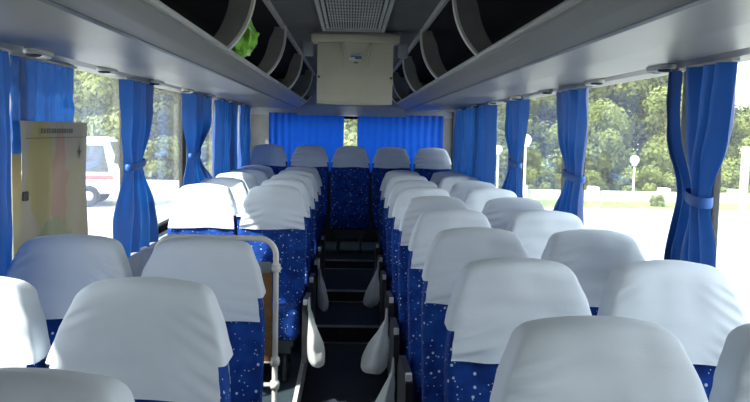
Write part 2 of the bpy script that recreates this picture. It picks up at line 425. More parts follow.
r=empty('ceiling_monitor',(.014,4.86,CAMZ+.572),'cream drop-down monitor housing hanging from the ceiling between the racks','monitor'); r.scale=(1.085,1.1,1.19)
b=MB(); b.rbox((0,.06,-.02),(.243,.07,.022),.012,3,2); b.build('mounting_band',M['cream'],r,smooth=True)
b=MB()
# housing: front profile in the (y,z) plane, curved lower lip
pr=[(.0,-.04),(-.006,-.20),(-.004,-.30),(.012,-.336),(.05,-.345),(.13,-.33),(.15,-.04)]
def lipx(x): return -.006*(1-(x/.21)**2)
rows=[]
for i in range(15):
    x=-.208+.416*i/14; rows.append([(x,y,z+(lipx(x) if z<-.25 else 0)) for y,z in pr])
b.grid(rows,closed=True); b.add(rows[0],[tuple(reversed(range(len(pr))))]); b.add(rows[-1],[tuple(range(len(pr)))])
hs=b.build('housing',M['cream'],r,bevel=.006)
b=MB()
for s in (-1,1):
    pts=[(s*.086,-.008,-.045),(s*.078,-.010,-.09),(s*.070,-.012,-.12),(s*.068,-.013,-.17)]
    b=MB(); b.tube(pts,[.007,.006,.005,.002],8); b.build('moulded_rib',M['cream'],hs,smooth=True)
b=MB(); b.rbox((0,-.010,-.115),(.036,.004,.016),.003,2,1); em=b.build('emblem',M['alu'],hs,smooth=True)
b=MB(); b.rbox((.016,-.0155,-.117),(.018,.002,.008),.0015,2,1); b.rbox((-.014,-.0155,-.111),(.013,.002,.004),.0015,2,1); b.build('emblem_mark',M['blue_ink'],em)
b=MB(); b.rbox((.004,-.011,-.142),(.010,.002,.004),.0015,2,1); b.build('green_mark',M['green_ink'],hs)
for s in (-1,1):
    b=MB(); b.lathe([(.006,-.002),(.006,.004),(.002,.006)],(0,0,0),10); k=b.build('screw_cap',M['dark'],hs); k.rotation_euler=(PI/2,0,0); k.location=(s*.198,-.004,-.215)
    b=MB(); b.rbox((s*.262,.05,-.075),(.028,.03,.035),.008,2,1); b.build('side_bracket',M['cap_grey'],r,smooth=True)

# ------------------------------------------------------------------ seats
def width(z):
    P=[(.34,.200),(.5,.208),(.8,.215),(.85,.213),(.90,.207),(.955,.197),(1.017,.180),(1.063,.164),(1.10,.150),(1.12,.140)]
    for (a,wa),(b_,wb) in zip(P[:-1],P[1:]):
        if z<=b_:
            t=(z-a)/(b_-a); w=wa+(wb-wa)*t; break
    else: w=P[-1][1]
    r=.022
    if z>1.12-r: w=w-r+math.sqrt(max(0,r*r-(z-1.12+r)**2))
    return w
def thick(z):
    t=.066-.018*sm(.6,1.1,z); r=.035
    if z>1.12-r: t=t-r+math.sqrt(max(0,r*r-(z-1.12+r)**2))
    return t
TILT=.25
_ang={}
def angles(n,ex):
    if (n,ex) in _ang: return _ang[(n,ex)]
    K=6000; P=[]
    for k in range(K+1):
        a=2*PI*k/K; c,s_=math.cos(a),math.sin(a)
        P.append((math.copysign(abs(c)**(2/ex),c)*.2,math.copysign(abs(s_)**(2/ex),s_)*.055))
    D=[0]
    for k in range(K): D.append(D[-1]+math.hypot(P[k+1][0]-P[k][0],P[k+1][1]-P[k][1]))
    out=[]; k=0
    for i in range(n):
        t=D[-1]*(i+.5)/n
        while D[k+1]<t: k+=1
        out.append(2*PI*(k+(t-D[k])/max(1e-9,D[k+1]-D[k]))/K)
    _ang[(n,ex)]=out; return out
def ring(z,off,n=72,ex=8,bol=True,ww=1.0):
    w=width(min(z,1.12))*ww+off; t=max(.006,thick(min(z,1.12))+off); yc=-(1.12-z)*TILT; out=[]
    for a in angles(n,ex):
        c,s_=math.cos(a),math.sin(a)
        x=math.copysign(abs(c)**(2/ex),c)*w; y=math.copysign(abs(s_)**(2/ex),s_)*t
        if bol and y<0: y-= .018*(abs(x)/w)**3*(1-sm(.85,1.0,z))
        # the top edge crowns a little
        out.append((x,yc+y,z))
    return out
def crown(p):
    # top outline bows gently across the width
    x,y,z=p; return (x,y,z-.013*(abs(x)/.13)**2*sm(1.0,1.12,z))
def backrest_mesh(ww=1.0):
    b=MB(); zs=[.34,.36]+[.36+.72*i/16 for i in range(1,17)]+[1.09,1.10,1.108,1.114,1.118,1.12]
    rows=[[crown(p) for p in ring(z,0,ww=ww)] for z in zs]
    b.grid(rows,closed=True)
    top=rows[-1]; n=len(top)
    cx=[sum(p[i] for p in top)/n for i in range(3)]
    prev=rows[-1]
    for f in (.7,.35):
        q=[crown((p[0]*f,cx[1]+(p[1]-cx[1])*f,1.12+.003*(1-f))) for p in ring(1.12,0,ww=ww)]; b.grid([prev,q],closed=True); prev=q
    b.add(prev,[tuple(range(n))]); b.add(rows[0],[tuple(reversed(range(n)))])
    return b
def cover_mesh(seed,hem=.822,side=.905,ww=1.0):
    rnd=random.Random(seed); so=Vector((rnd.uniform(0,50),rnd.uniform(0,50),rnd.uniform(0,50)))
    b=MB(); n=144; off=.009
    def wr(p,z):
        v=Vector(p); q=Vector((v.x*4,v.y*4,v.z*20))+so
        d=.006*noise.noise(q)+.004*noise.noise(Vector((v.x*14,v.y*14,v.z*6))+so)
        e=sm(1.0,.86,z)*.004+.001
        # soft pull lines from the shoulders
        g=.009*math.sin(150*(v.z+.42*abs(v.x)+.03*math.sin(9*v.x+so.y))+so.x)*sm(.03,.17,abs(v.x))*sm(1.12,1.02,v.z)*max(0,noise.noise(Vector((v.x*3,0,v.z*5))+so)+.18)
        c=Vector((v.x,v.y+(1.12-z)*TILT,0)); l=c.length or 1
        c=c/l; yy=1 if v.y+(1.12-z)*TILT>0 else -1
        edge=sm(1.0,.86,abs(v.x)/(width(min(z,1.12))*ww+off))
        return tuple(crown((v.x+(1 if v.x>0 else -1)*(e+.25*d)*(1-edge),v.y+yy*(e+(d+g)*(.25+.75*edge)),v.z)))
    zf=[hem+(side-hem)*i/14 for i in range(15)]; zs=[side+(1.075-side)*i/30 for i in range(1,31)]+[1.088,1.098,1.106,1.113,1.117,1.12]
    full=[zf[-1]]+zs
    ofr=off+.003
    rows=[[wr(p,z) for p in ring(z,off,n,ww=ww)] for z in full]
    rows=[[(x,y,z+.008) for x,y,z in r] for r in rows]
    b.grid(rows,closed=True)
    prev=rows[-1]; yc=sum(p[1] for p in prev)/n
    for f in (.75,.45,.2):
        q=[]
        for p in ring(1.12,off,n,ww=ww):
            x=p[0]*f; y=p[1]*f; q.append(crown((x,y,1.128+.004*(1-f)+.003*noise.noise(Vector((x*12,y*12,0))+so))))
        b.grid([prev,q],closed=True); prev=q
    b.add(prev,[tuple(range(n))])
    # front and rear flaps, narrower than the cap
    fl=[[wr(p,z) for p in ring(z,off,n,ww=ww)] for z in zf]
    for r,z in zip(fl,zf):
        pass
    w=width(side)*ww
    for lo,front in ((0,True),(0,False)):
        idx=[k for k in range(n) if ((ring(side,0,n,ww=ww)[k][1]-(-(1.12-side)*TILT))<-.03 if front else (ring(side,0,n,ww=ww)[k][1]-(-(1.12-side)*TILT))>.03) and abs(ring(side,0,n,ww=ww)[k][0])<w*.955]
        idx.sort(key=lambda k:ring(side,0,n,ww=ww)[k][0]*(1 if front else -1))
        rws=[]
        for r,z in zip(fl,zf):
            bt=sm(side,hem,z)
            rws.append([(r[k][0],r[k][1]+bt*.003*math.sin(r[k][0]*40+so.y)*(1),r[k][2]+.008+(.004*math.sin(r[k][0]*17+so.z) if z==hem else 0)) for k in idx])
        b.grid(rws)
    return weld(b)
def cushion_mesh(ww=1.0):
    b=MB()
    def fn(p):
        t=(p.y+.64)/.48           # 0 front, 1 rear
        if p.z>.36: p=Vector((p.x,p.y,p.z+.03*(1-t)-.035*t-.012*(1-(p.x/.215)**2)*sm(1,.2,t)))
        return Vector((p.x*ww,p.y,p.z))
    b.rbox((0,-.40,.35),(.208,.24,.088),.05,4,5,fn); return b
protos={}
def make_seat(kind,aisle,cov):
    """aisle: -1 / +1 side that carries the dark side plate"""
    ww=.975 if kind=='short' else 1.0
    r=empty('coach_seat')
    key=('b',kind)
    def part(key,fn,name,m,**kw):
        if key in protos:
            o=bpy.data.objects.new(name,protos[key]); COL.objects.link(o); o.parent=r; return o
        o=fn().build(name,m,r,**kw); protos[key]=o.data; return o
    part(('b',kind),lambda:backrest_mesh(ww),'backrest',M['star'],smooth=True)
    part(('h',kind,cov),lambda:cover_mesh(cov*13+5,{'rear':.89,'short':.868}.get(kind,.850),{'rear':.94,'short':.940}.get(kind,.930),ww),'head_cover',M['cover'],smooth=True)
    part(('c',kind),lambda:cushion_mesh(ww),'cushion',M['star'],smooth=True)
    def ped():
        b=MB(); b.box((-.17,-.58,.225),(.17,-.12,.262)); b.box((-.15,-.50,.16),(.15,-.20,.225)); return b
    part('ped',ped,'seat_frame',M['frame'])
    for s in (-1,1):
        def leg(s=s):
            b=MB(); b.tube([(s*.12,-.54,.012),(s*.12,-.50,.10),(s*.12,-.44,.235)],.016,8); b.tube([(s*.12,-.56,.012),(s*.12,-.14,.012)],.012,8); b.tube([(s*.12,-.16,.012),(s*.12,-.24,.235)],.016,8); return b
        part(('leg',s),leg,'leg',M['frame'],smooth=True)
    if aisle:
        def plate():
            b=MB(); x=aisle*.240
            b.prism([(-.63,.14),(-.645,.30),(-.635,.475),(-.59,.503),(-.20,.470),(-.12,.40),(-.14,.17),(-.3,.10),(-.5,.10)],x-.015,x+.015,plane='yz'); return b
        sp=part(('sp',aisle),plate,'side_plate',M['plate'],bevel=0)
        def cap():
            b=MB(); b.rbox((aisle*.242,-.612,.487),(.013,.014,.024),.005,2,1); return b
        if ('cap',aisle) in protos:
            o=bpy.data.objects.new('plate_cap',protos[('cap',aisle)]); COL.objects.link(o); o.parent=sp
        else:
            o=cap().build('plate_cap',M['cap'],sp,smooth=True); protos[('cap',aisle)]=o.data
    return r
ORD=['first','second','third','fourth','fifth','sixth','seventh','eighth','ninth']
SA,SB=.490,.936
def put(x,y,z,kind,aisle,cov,label,group,rz=0):
    r=make_seat(kind,aisle,cov); r.location=(x,y,z); r.rotation_euler=(0,0,rz); tag(r,label,'seat',group); return r
rn=random.Random(3)
for i in range(9):
    y=1.566+.75*i
    put(SA,y,0,'std',-1,rn.randrange(4),'white-covered blue coach seat on the aisle, %s row of the unbroken nine-row block'%ORD[i],'aisle seats of the nine-row block',rn.uniform(-.02,.02))
    put(SB,y,0,'std',0,rn.randrange(4),'white-covered blue coach seat by the window, %s row of the unbroken nine-row block'%ORD[i],'window seats of the nine-row block',rn.uniform(-.02,.02))
for i in range(3):
    y=1.164+.75*i
    put(-SA+.006,y,0,'short',1,rn.randrange(4),'white-covered blue coach seat on the aisle, %s row of the block before the ivory rail'%ORD[i],'seats before the ivory rail',rn.uniform(-.02,.02))
    if i: put(-SB+.022,y,0,'short',0,rn.randrange(4),['','white-covered blue coach seat by the window before the map, its edge cut by the frame','white-covered blue coach seat by the window just below the wall map'][i],'seats before the ivory rail',rn.uniform(-.02,.02))
for i in range(5):
    y=5.22+.70*i
    put(-SA,y,0,'std',1,rn.randrange(4),'white-covered blue coach seat on the aisle, %s row behind the ivory rail'%ORD[i],'seats behind the ivory rail')
    put(-SB,y,0,'std',0,rn.randrange(4),'white-covered blue coach seat by the window, %s row behind the ivory rail'%ORD[i],'seats behind the ivory rail')
for k in range(-2,3):
    lab={-2:'end seat of the raised rear bench row, in the corner on the map side',-1:'rear row seat second from the corner on the map side',0:'middle seat of the raised rear row facing down the aisle',1:'rear row seat between the middle one and the far corner of the nine-row block',2:'end seat of the raised rear row, in the corner behind the nine-row block'}[k]
    put(k*.455,9.0,.19,'rear',0,k+2 if k<2 else 1,lab,'five raised rear row seats')

# ------------------------------------------------------------------ partition rail behind the third row
r=empty('partition_rail',(-.55,3.27,0),'ivory tube rail with brown board panel behind the front seat block','partition')
def arc(cx,cz,rad,a0,a1,n): return [(cx+rad*math.cos(a0+(a1-a0)*i/n),0,cz+rad*math.sin(a0+(a1-a0)*i/n)) for i in range(n+1)]
b=MB()
path=[(-.235,0,.80),(-.235,0,.96)]+arc(-.165,.975,.07,PI,PI/2,8)+[(.0,0,1.045),(.16,0,1.045)]+arc(.18,.975,.07,PI/2,0,8)+[(.25,0,.6),(.25,0,.2),(.25,0,.0)]
b.tube(path,.0118,14); b.build('tube_frame',M['rail'],r,smooth=True)
b=MB(); b.tube([(-.235,0,0),(-.235,0,.80)],.0118,14); b.build('post',M['rail'],r,smooth=True)
b=MB(); b.rbox((.006,0,.72),(.228,.010,.185),.004,2,2); b.build('board',M['wood'],r)
b=MB(); b.rbox((.006,0,.925),(.224,.018,.022),.008,2,2); b.build('board_cap',M['cap_grey'],r,smooth=True)
for z in (.925,.535,.435):
    b=MB(); b.tube([(.205,0,z),(.25,0,z)],.009,10); b.lathe([(.018,-.016),(.020,0),(.018,.016)],(.25,0,z),12); b.build('bracket',M['rail'],r,smooth=True)
b=MB(); b.lathe([(.045,0),(.045,.006),(.03,.014),(.02,.016)],(.25,0,0),16); b.lathe([(.045,0),(.045,.006),(.03,.014),(.02,.016)],(-.235,0,0),16); b.build('floor_flange',M['rail'],r,smooth=True)

# ------------------------------------------------------------------ curtains
def curtain(side,near,far,label,tie=None,ztop=1.722,zbot=SILL+.015,folds=6,x=1.135,amp=.036,seed=0,band=True):
    """near/far: (top,tie,bottom) y of each edge; tie: height of the tie band"""
    r=empty('curtain',(side*x,(near[0]+far[0])/2,zbot),label,'curtain','blue window curtains')
    rnd=random.Random(seed); nu,nv=folds*16,44; b=MB(); rows=[]; ph=rnd.uniform(0,6)
    oy=(near[0]+far[0])/2
    for j in range(nv+1):
        v=j/nv; z=ztop+(zbot-ztop)*v
        if tie:
            vt=(ztop-tie)/(ztop-zbot)
            k=math.exp(-((v-vt)/.17)**2) if v<vt else math.exp(-((v-vt)/.20)**2)
            yn=(near[0]*(1-sm(0,vt,v))+near[2]*sm(vt,1,v)) if v<vt else near[2]
            base_n=near[0]+(near[2]-near[0])*sm(0,1,v); base_f=far[0]+(far[2]-far[0])*sm(0,1,v)
            yn=base_n+(near[1]-base_n)*k; yf=base_f+(far[1]-base_f)*k
        else:
            k=0; yn=near[0]+(near[2]-near[0])*v; yf=far[0]+(far[2]-far[0])*v
        row=[]
        for i in range(nu+1):
            u=i/nu
            w=u+.018*math.sin(2*PI*(2.3*u)+ph)*math.sin(PI*u)
            A=amp*(.8+.9*noise.noise(Vector((u*5,seed*3.1,v*1.5))))*(1-.5*k)
            xx=A*math.sin(2*PI*folds*w+ph+.8*noise.noise(Vector((u*2,v*2.2,seed+9))))+.006*noise.noise(Vector((u*9,v*7,seed)))
            xx-= k*.012*math.cos(PI*(u-.5))
            row.append((-side*0+side*(xx),yn+(yf-yn)*u-oy,z-zbot+.006*math.sin(2*PI*folds*u)*(1 if j==nv else 0)))
        rows.append(row)
    b.grid(rows); b.build('drape',M['curtain'],r,smooth=True)
    c=MB(); c.box((-.012,near[0]-oy-.02,ztop-zbot),(.012,far[0]-oy+.02,ztop-zbot+.010)); c.build('track',M['grille'],r)
    if tie and band:
        c=MB(); cy=(near[1]+far[1])/2-oy; hy=(far[1]-near[1])/2+.006; n=28; rows=[]
        for dz,g in ((-.017,.97),(-.008,1.02),(.008,1.02),(.017,.97)):
            rows.append([(-side*.006+.036*g*math.copysign(abs(math.cos(2*PI*i/n))**.8,math.cos(2*PI*i/n)),cy+hy*g*math.sin(2*PI*i/n),tie-zbot+dz+.012*math.sin(2*PI*i/n)) for i in range(n)])
        c.grid(rows,closed=True); c.build('tie_band',M['band'],r,smooth=True)
    return r
Z=lambda drop:CAMZ-drop
# right-hand wall (px measured -> depth)
curtain(1,(2.41,2.52,2.45),(2.70,2.64,2.72),'wider blue half of the tied curtain in front of the pale pillar',tie=Z(.195),folds=3,seed=1,zbot=Z(.56),amp=.03)
curtain(1,(2.80,2.655,2.73),(2.88,2.75,2.86),'narrow dark blue half of the tied curtain, behind the pale pillar',tie=Z(.195),folds=2,seed=12,zbot=Z(.56),amp=.028,band=False)
curtain(1,(3.88,3.91,3.88),(4.42,4.20,4.45),'blue curtain tied mid-height beside the second window post of the nine-row side',tie=Z(.205),folds=4,seed=2,zbot=Z(.62))
curtain(1,(5.30,5.38,5.30),(5.95,5.66,6.0),'narrow tied blue curtain just before the wide untied rear drape',tie=Z(.20),folds=4,seed=3,zbot=Z(.66))
curtain(1,(6.5,6.5,6.5),(8.70,8.70,8.70),'wide untied blue curtain covering the rearmost side window beside the nine-row block',folds=13,seed=4,zbot=Z(.66))
# left-hand wall
curtain(-1,(2.20,2.2,2.2),(2.70,2.7,2.68),'dark blue drape at the frame edge, beside the map',folds=5,seed=5,zbot=Z(.66))
curtain(-1,(2.79,2.79,2.79),(3.42,3.42,3.42),'short pleated blue curtain hanging straight above the map',folds=9,seed=6,zbot=Z(.10),amp=.009,x=1.165)
curtain(-1,(4.10,4.12,3.98),(4.62,4.40,4.76),'blue curtain tied at mid-height beside the parked white minibus view',tie=Z(.20),folds=4,seed=7,zbot=Z(.665))
curtain(-1,(5.64,5.72,5.58),(6.5,6.02,6.92),'tied blue curtain beside the first window seat behind the ivory rail',tie=Z(.19),folds=5,seed=8,zbot=Z(.67))
curtain(-1,(6.82,6.82,6.82),(8.05,8.0,8.0),'untied blue side curtain beside the third window seat behind the ivory rail',folds=8,seed=9,zbot=Z(.66))
curtain(-1,(8.25,8.25,8.25),(9.1,9.1,9.1),'untied blue side curtain closest to the rear corner on the map side',folds=7,seed=10,zbot=Z(.66))
def rear_curtain(xa,xb,label,seed,folds):
    r=empty('curtain',((xa+xb)/2,9.33,1.0),label,'curtain','blue rear window curtains'); b=MB(); rows=[]; W=xb-xa
    for j in range(25):
        v=j/24; z=.67*(1-v)+.01; row=[]
        for i in range(folds*9+1):
            u=i/(folds*9); row.append((-W/2+W*u,(.008)*(.7+.6*noise.noise(Vector((u*6,seed,v))))*math.sin(2*PI*folds*u+noise.noise(Vector((u*3,v*2,seed)))),z))
        rows.append(row)
    b.grid(rows); b.build('drape',M['rear_curtain'],r,smooth=True)
    c=MB(); c.box((-W/2,-.012,.68),(W/2,.012,.69)); c.build('track',M['grille'],r)
rear_curtain(-.945,-.085,'blue rear window curtain on the map side of the bright gap',21,11)
rear_curtain(.07,1.065,'blue rear window curtain on the nine-row side of the bright gap',22,12)

# ------------------------------------------------------------------ map poster on the left window
root=empty('wall_map',(-1.128,3.13,CAMZ-.23),'beige printed map sheet hanging below the short curtain at the window','map')
b=MB(); rows=[]
for j in range(13):
    rows.append([(.004*math.sin(i*.9+j*.5),-.345+.69*i/16+.0*j,.24-.50*j/12) for i in range(17)])
b.grid([r[::-1] for r in rows]); b.build('sheet',M['map'],root,smooth=True)
b=MB()
for i in range(13):   # title characters too small to read
    y=-.17+i*.026; b.box((.006,y,.196),(.0075,y+.016,.214))
b.box((.006,-.31,.178),(.0075,.31,.181))
b.build('title_line',M['mapink'],root)
b=MB()
for a in range(8):
    t=a*PI/4; L_=.034 if a%2==0 else .02
    c=Vector((0,.235,.12)); d=Vector((0,math.cos(t),math.sin(t))); p=Vector((0,-d.z,d.y))
    b.add([Vector((.0065,0,0))+c+p*.007,Vector((.0065,0,0))+c+d*L_,Vector((.0065,0,0))+c-p*.007],[(0,1,2)])
b.build('compass_mark',M['mapink'],root)
b=MB(); b.rbox((.004,-.32,-.02),(.008,.014,.016),.003,2,1); b.build('clip',M['plate'],root)

# ------------------------------------------------------------------ hanging plastic bags
def bag(x,y,ztop,h,w,label,seed,lean=0):
    r=empty('plastic_bag',(x,y,ztop),label,'bag','white litter bags on the seats')
    b=MB(); rows=[]; n=24
    for j in range(19):
        v=j/18; z=-h*v
        rad=.012+(w/2-.012)*(sm(0,.85,v)**.8) if v<.85 else w/2*math.sqrt(max(0.001,1-((v-.85)/.16)**2))
        row=[]
        for k in range(n):
            a=2*PI*k/n; q=Vector((math.cos(a)*1.2,math.sin(a)*1.2,v*3+seed*7))
            rr=rad*(1+.28*noise.noise(q)+.12*math.sin(5*a+seed+v*2)*(1-v))
            row.append((math.cos(a)*rr*.5+lean*v+.008*noise.noise(q),math.sin(a)*rr,z))
        rows.append(row)
    b.grid(rows[::-1],closed=True); b.add(rows[-1],[tuple(range(n))]); b.build('pouch',M['bag'],r,smooth=True)
    for s in (-1,1):
        c=MB(); c.tube([(0,s*.012,-.02),(s*.0,s*.012,.02),(0,s*.006,.045),(0,0,.052)],[.009,.006,.005,.004],8); c.build('handle',M['bag'],r,smooth=True)
bag(-.225,4.585,.475,.35,.20,'white plastic bag hanging from the aisle seat straight behind the ivory rail',1,.055)
bag(-.225,5.985,.475,.34,.16,'white plastic bag hanging across the aisle, third row behind the ivory rail',2,.045)
bag(.225,6.13,.45,.31,.24,'farthest white plastic bag hanging on the nine-row side of the aisle',3,-.06)
bag(.225,4.66,.40,.32,.33,'full white plastic bag hanging midway on the nine-row side of the aisle',4,-.075)
bag(.225,3.88,.33,.36,.30,'white plastic bag hanging lowest and closest on the nine-row side of the aisle',5,-.06)

# ------------------------------------------------------------------ outside
GZ=-1.25
def slab(name,a,b_,m):
    b=MB(); b.box(a,b_); return struct(b.build(name,m))
slab('ground',(-90,-60,GZ-.4),(90,110,GZ),M['asphalt'])
slab('verge',(4,29,GZ),(70,33.2,GZ+.05),M['grass'])
slab('kerb',(4,28.7,GZ),(70,29,GZ+.12),M['stone'])
slab('lawn',(4,34,GZ),(70,100,GZ+.06),M['grass'])
slab('lawn_far',(-70,36,GZ),(3,100,GZ+.06),M['grass'])
b=MB(); b.box((4,33.3,GZ),(70,33.6,GZ+.45)); 
for i in range(22): b.box((4+i*3,33.2,GZ),(4.4+i*3,33.7,GZ+.62))
tag(b.build('low_wall',M['stone'],bevel=.02),'pale low boundary wall with square piers before the trees','wall')
b=MB(); b.box((-70,35.4,GZ),(3,35.7,GZ+.4)); tag(b.build('low_wall',M['stone'],bevel=.02),'pale low kerb wall behind the parked minibus','wall')

def crown_mesh(seed,R,H,nl,size,flat=1.0):
    rnd=random.Random(seed); b=MB(); blobs=[]
    for i in range(26):
        a=rnd.uniform(0,2*PI); t=rnd.random(); rr=R*.78*math.sqrt(rnd.random())*(1-.45*abs(t-.4))
        blobs.append((Vector((rr*math.cos(a),rr*math.sin(a),H*(.10+.80*t))),R*rnd.uniform(.24,.42)))
    vs=[];fs=[]
    for i in range(nl):
        c,rb=blobs[rnd.randrange(len(blobs))]
        d=Vector((rnd.gauss(0,1),rnd.gauss(0,1),rnd.gauss(0,1))).normalized(); p=c+d*rb*(rnd.random()**.35)
        u=(d.cross(Vector((rnd.gauss(0,1),rnd.gauss(0,1),rnd.gauss(0,1))))).normalized(); w=(u.cross(d)+d*rnd.uniform(-.6,.6)).normalized(); s=size*rnd.uniform(.6,1.3)
        o=len(vs); vs+=[p-u*s*.5,p+w*s*.35,p+u*s*.5,p-w*s*.35]; fs.append((o,o+1,o+2,o+3))
    b.add(vs,fs); return b
def trunk_mesh(seed,h,R):
    rnd=random.Random(seed); b=MB(); b.tube([(0,0,0),(.05,.03,h*.35),(-.05,.04,h*.7),(0,0,h)],[.22,.17,.13,.06],8)
    for i in range(5):
        a=rnd.uniform(0,6.28); z=h*rnd.uniform(.35,.7); b.tube([(0,0,z),(math.cos(a)*R*.3,math.sin(a)*R*.3,z+h*.16),(math.cos(a)*R*.6,math.sin(a)*R*.6,z+h*.25)],[.09,.06,.02],6)
    return b
TP=[]
for k,(R,H,lm) in enumerate(((3.4,6.8,'leaf1'),(3.0,6.0,'leaf2'),(3.6,7.6,'leaf3'),(2.6,4.6,'leaf2'))):
    root=empty('tree')
    t=trunk_mesh(k,H*.75+1.4,R).build('trunk',M['bark'],root,smooth=True)
    c=crown_mesh(40+k,R,H,24000,.22).build('crown',M[lm],root,loc=(0,0,1.05))
    TP.append(root)
def tree(k,x,y,sc,label,rz,used=set()):
    if k in used: r=copy_tree(TP[k])
    else: r=TP[k]; used.add(k)
    r.location=(x,y,GZ); r.scale=(sc,sc,sc); r.rotation_euler=(0,0,rz); tag(r,label,'tree','trees around the lot')
tn_=random.Random(11)
# beyond the verge
spots=[(0,7.4,50,1.0),(1,9.6,44,.95),(2,11.0,50,1.2),(1,13.4,43,1.15),(0,15.4,47,1.15),(2,17.6,43,1.05),(0,19.2,50,1.2),(1,16.0,38.5,.75),(3,21.5,42,.8),(3,24.6,44,.75),(2,27.5,50,.7),(3,11.4,38,.75),(0,30.5,46,.8),(2,14.2,51,1.2),(3,19.4,38.5,.7)]
names=['far tree glimpsed past the narrow tied curtain','yellow-green tree beyond the lot by the tall globe lamp','tall deep green tree behind the yellow-green one','bright yellow-green tree filling the second window of the nine-row side','mid green tree behind the small globe lamp',
 'deep green tree between the lamp and the closest curtain','tall mid green tree behind the closest curtain','small light tree low in front of the mid green tree','short tree just past the closest curtain edge','low tree by the white post','low dark tree against the white sky','small yellow-green tree near the low wall','distant tree at the frame edge','tall deep green tree directly behind the small globe lamp','short light tree near the low wall piers']
for (k,x,y,sc),nm in zip(spots,names): tree(k,x,y,sc,nm,tn_.uniform(0,6))
spotsL=[(0,-14.6,44,1.1),(2,-12.2,47,1.25),(1,-11.0,41,1.0),(0,-9.2,45,1.15),(2,-7.4,41,1.05),(1,-5.6,46,.9),(0,-17.5,46,1.2),(2,-20.5,43,1.15),(1,-3.2,52,.85)]
namesL=['mid green tree rising behind the minibus roof','tall deep green tree behind the minibus','yellow-green tree between the map and tied curtain','mid green tree framed between the two tied curtains','deep green tree just left of the second tied curtain','pale tree behind the untied side curtains','mid green tree behind the map sheet','deep green tree farthest out on the map side','light tree behind the rear corner pillar']
for (k,x,y,sc),nm in zip(spotsL,namesL): tree(k,x,y,sc,nm,tn_.uniform(0,6))
tree(1,.1,32,.85,'sunlit tree seen through the gap in the rear curtains',2.0)
# shrubs by the low wall
def shrub(x,y,sc,label,first=[None]):
    if first[0] is None:
        root=empty('shrub'); crown_mesh(77,1.0,1.3,3500,.14).build('crown',M['leaf2'],root); MB_=MB(); MB_.tube([(0,0,0),(.02,.02,.6)],[.05,.03],6); MB_.build('stem',M['bark'],root); first[0]=root; r=root
    else: r=copy_tree(first[0])
    r.location=(x,y,GZ+.05); r.scale=(sc,sc,sc*.9); tag(r,label,'shrub','shrubs by the low wall')
for i,(x,y,sc,nm) in enumerate([(10.2,34.6,.9,'pale shrub behind the low wall near the tall globe lamp'),(12.7,34.8,1.1,'round shrub behind the low wall beside the small globe lamp'),(14.2,34.6,.9,'pale shrub behind the low wall near the closest curtain'),(12.0,31.0,.35,'tiny sapling on the dry verge'),(8.3,35,1.0,'shrub at the far end of the low wall'),(16.8,34.8,1.1,'shrub past the closest curtain near the white post'),(-9.1,38.5,1.7,'low shrub between the two tied curtains on the map side'),(-11.6,38.8,1.8,'broad shrub just past the front of the minibus'),(-14.2,38.6,1.8,'broad shrub behind the minibus'),(-6.6,38.9,1.7,'broad shrub past the second tied curtain on the map side'),(-4.2,38.6,1.6,'broad shrub toward the rear corner on the map side'),(10.6,37.4,1.7,'broad shrub beneath the bright yellow-green tree'),(13.6,37.6,1.8,'broad shrub beneath the tree behind the small globe lamp'),(7.6,37.6,1.8,'broad shrub beneath the far tree by the narrow tied curtain'),(18.2,37.4,1.5,'broad shrub past the white post')]): shrub(x,y,sc,nm)
# lamps
def lamp(x,y,h,gr,pr,label):
    r=empty('garden_lamp',(x,y,GZ),label,'lamp post','globe lamps on the lot')
    b=MB(); b.lathe([(pr*2.4,0),(pr*2.4,.08),(pr*1.3,.16),(pr,.3),(pr*.8,h-gr*2.1)],(0,0,0),12); b.build('pole',M['white'],r,smooth=True)
    b=MB(); n=10; b.lathe([(gr*math.sin(PI*i/n)+.002,h-gr-gr*math.cos(PI*i/n)) for i in range(n+1)],(0,0,0),16); b.build('globe',M['globe'],r,smooth=True)
    b=MB(); b.lathe([(gr*.55,0),(gr*.6,.05),(gr*.3,.08)],(0,0,h-gr*2.15),12); b.build('collar',M['white'],r,smooth=True)
lamp(12.1,34.0,1.95,.20,.045,'small white globe lamp post among the shrubs')
lamp(5.55,25.5,2.75,.19,.05,'tall white globe lamp post beside the narrow tied curtain')
lamp(5.7,31.0,2.3,.17,.05,'thin globe lamp post in the gap by the untied curtain')
r=empty('gate_post',(13.4,27.0,GZ),'thick plain white post past the closest curtain','post')
b=MB(); b.box((-.1,-.1,0),(.1,.1,2.35)); b.build('post_shaft',M['white'],r,bevel=.01)
b=MB(); b.prism([(-.13,2.35),(.13,2.35),(.13,2.40),(0,2.50),(-.13,2.40)],-.13,.13); b.build('post_cap',M['white'],r)
r=empty('gate_post',(14.15,27.6,GZ),'brown post at the frame edge beside the white post','post')
b=MB(); b.box((-.1,-.1,0),(.1,.1,2.4)); b.build('post_shaft',M['bark'],r,bevel=.01)
b=MB(); b.box((-.13,-.13,2.4),(.13,.13,2.45)); b.build('post_cap',M['bark'],r,bevel=.01)

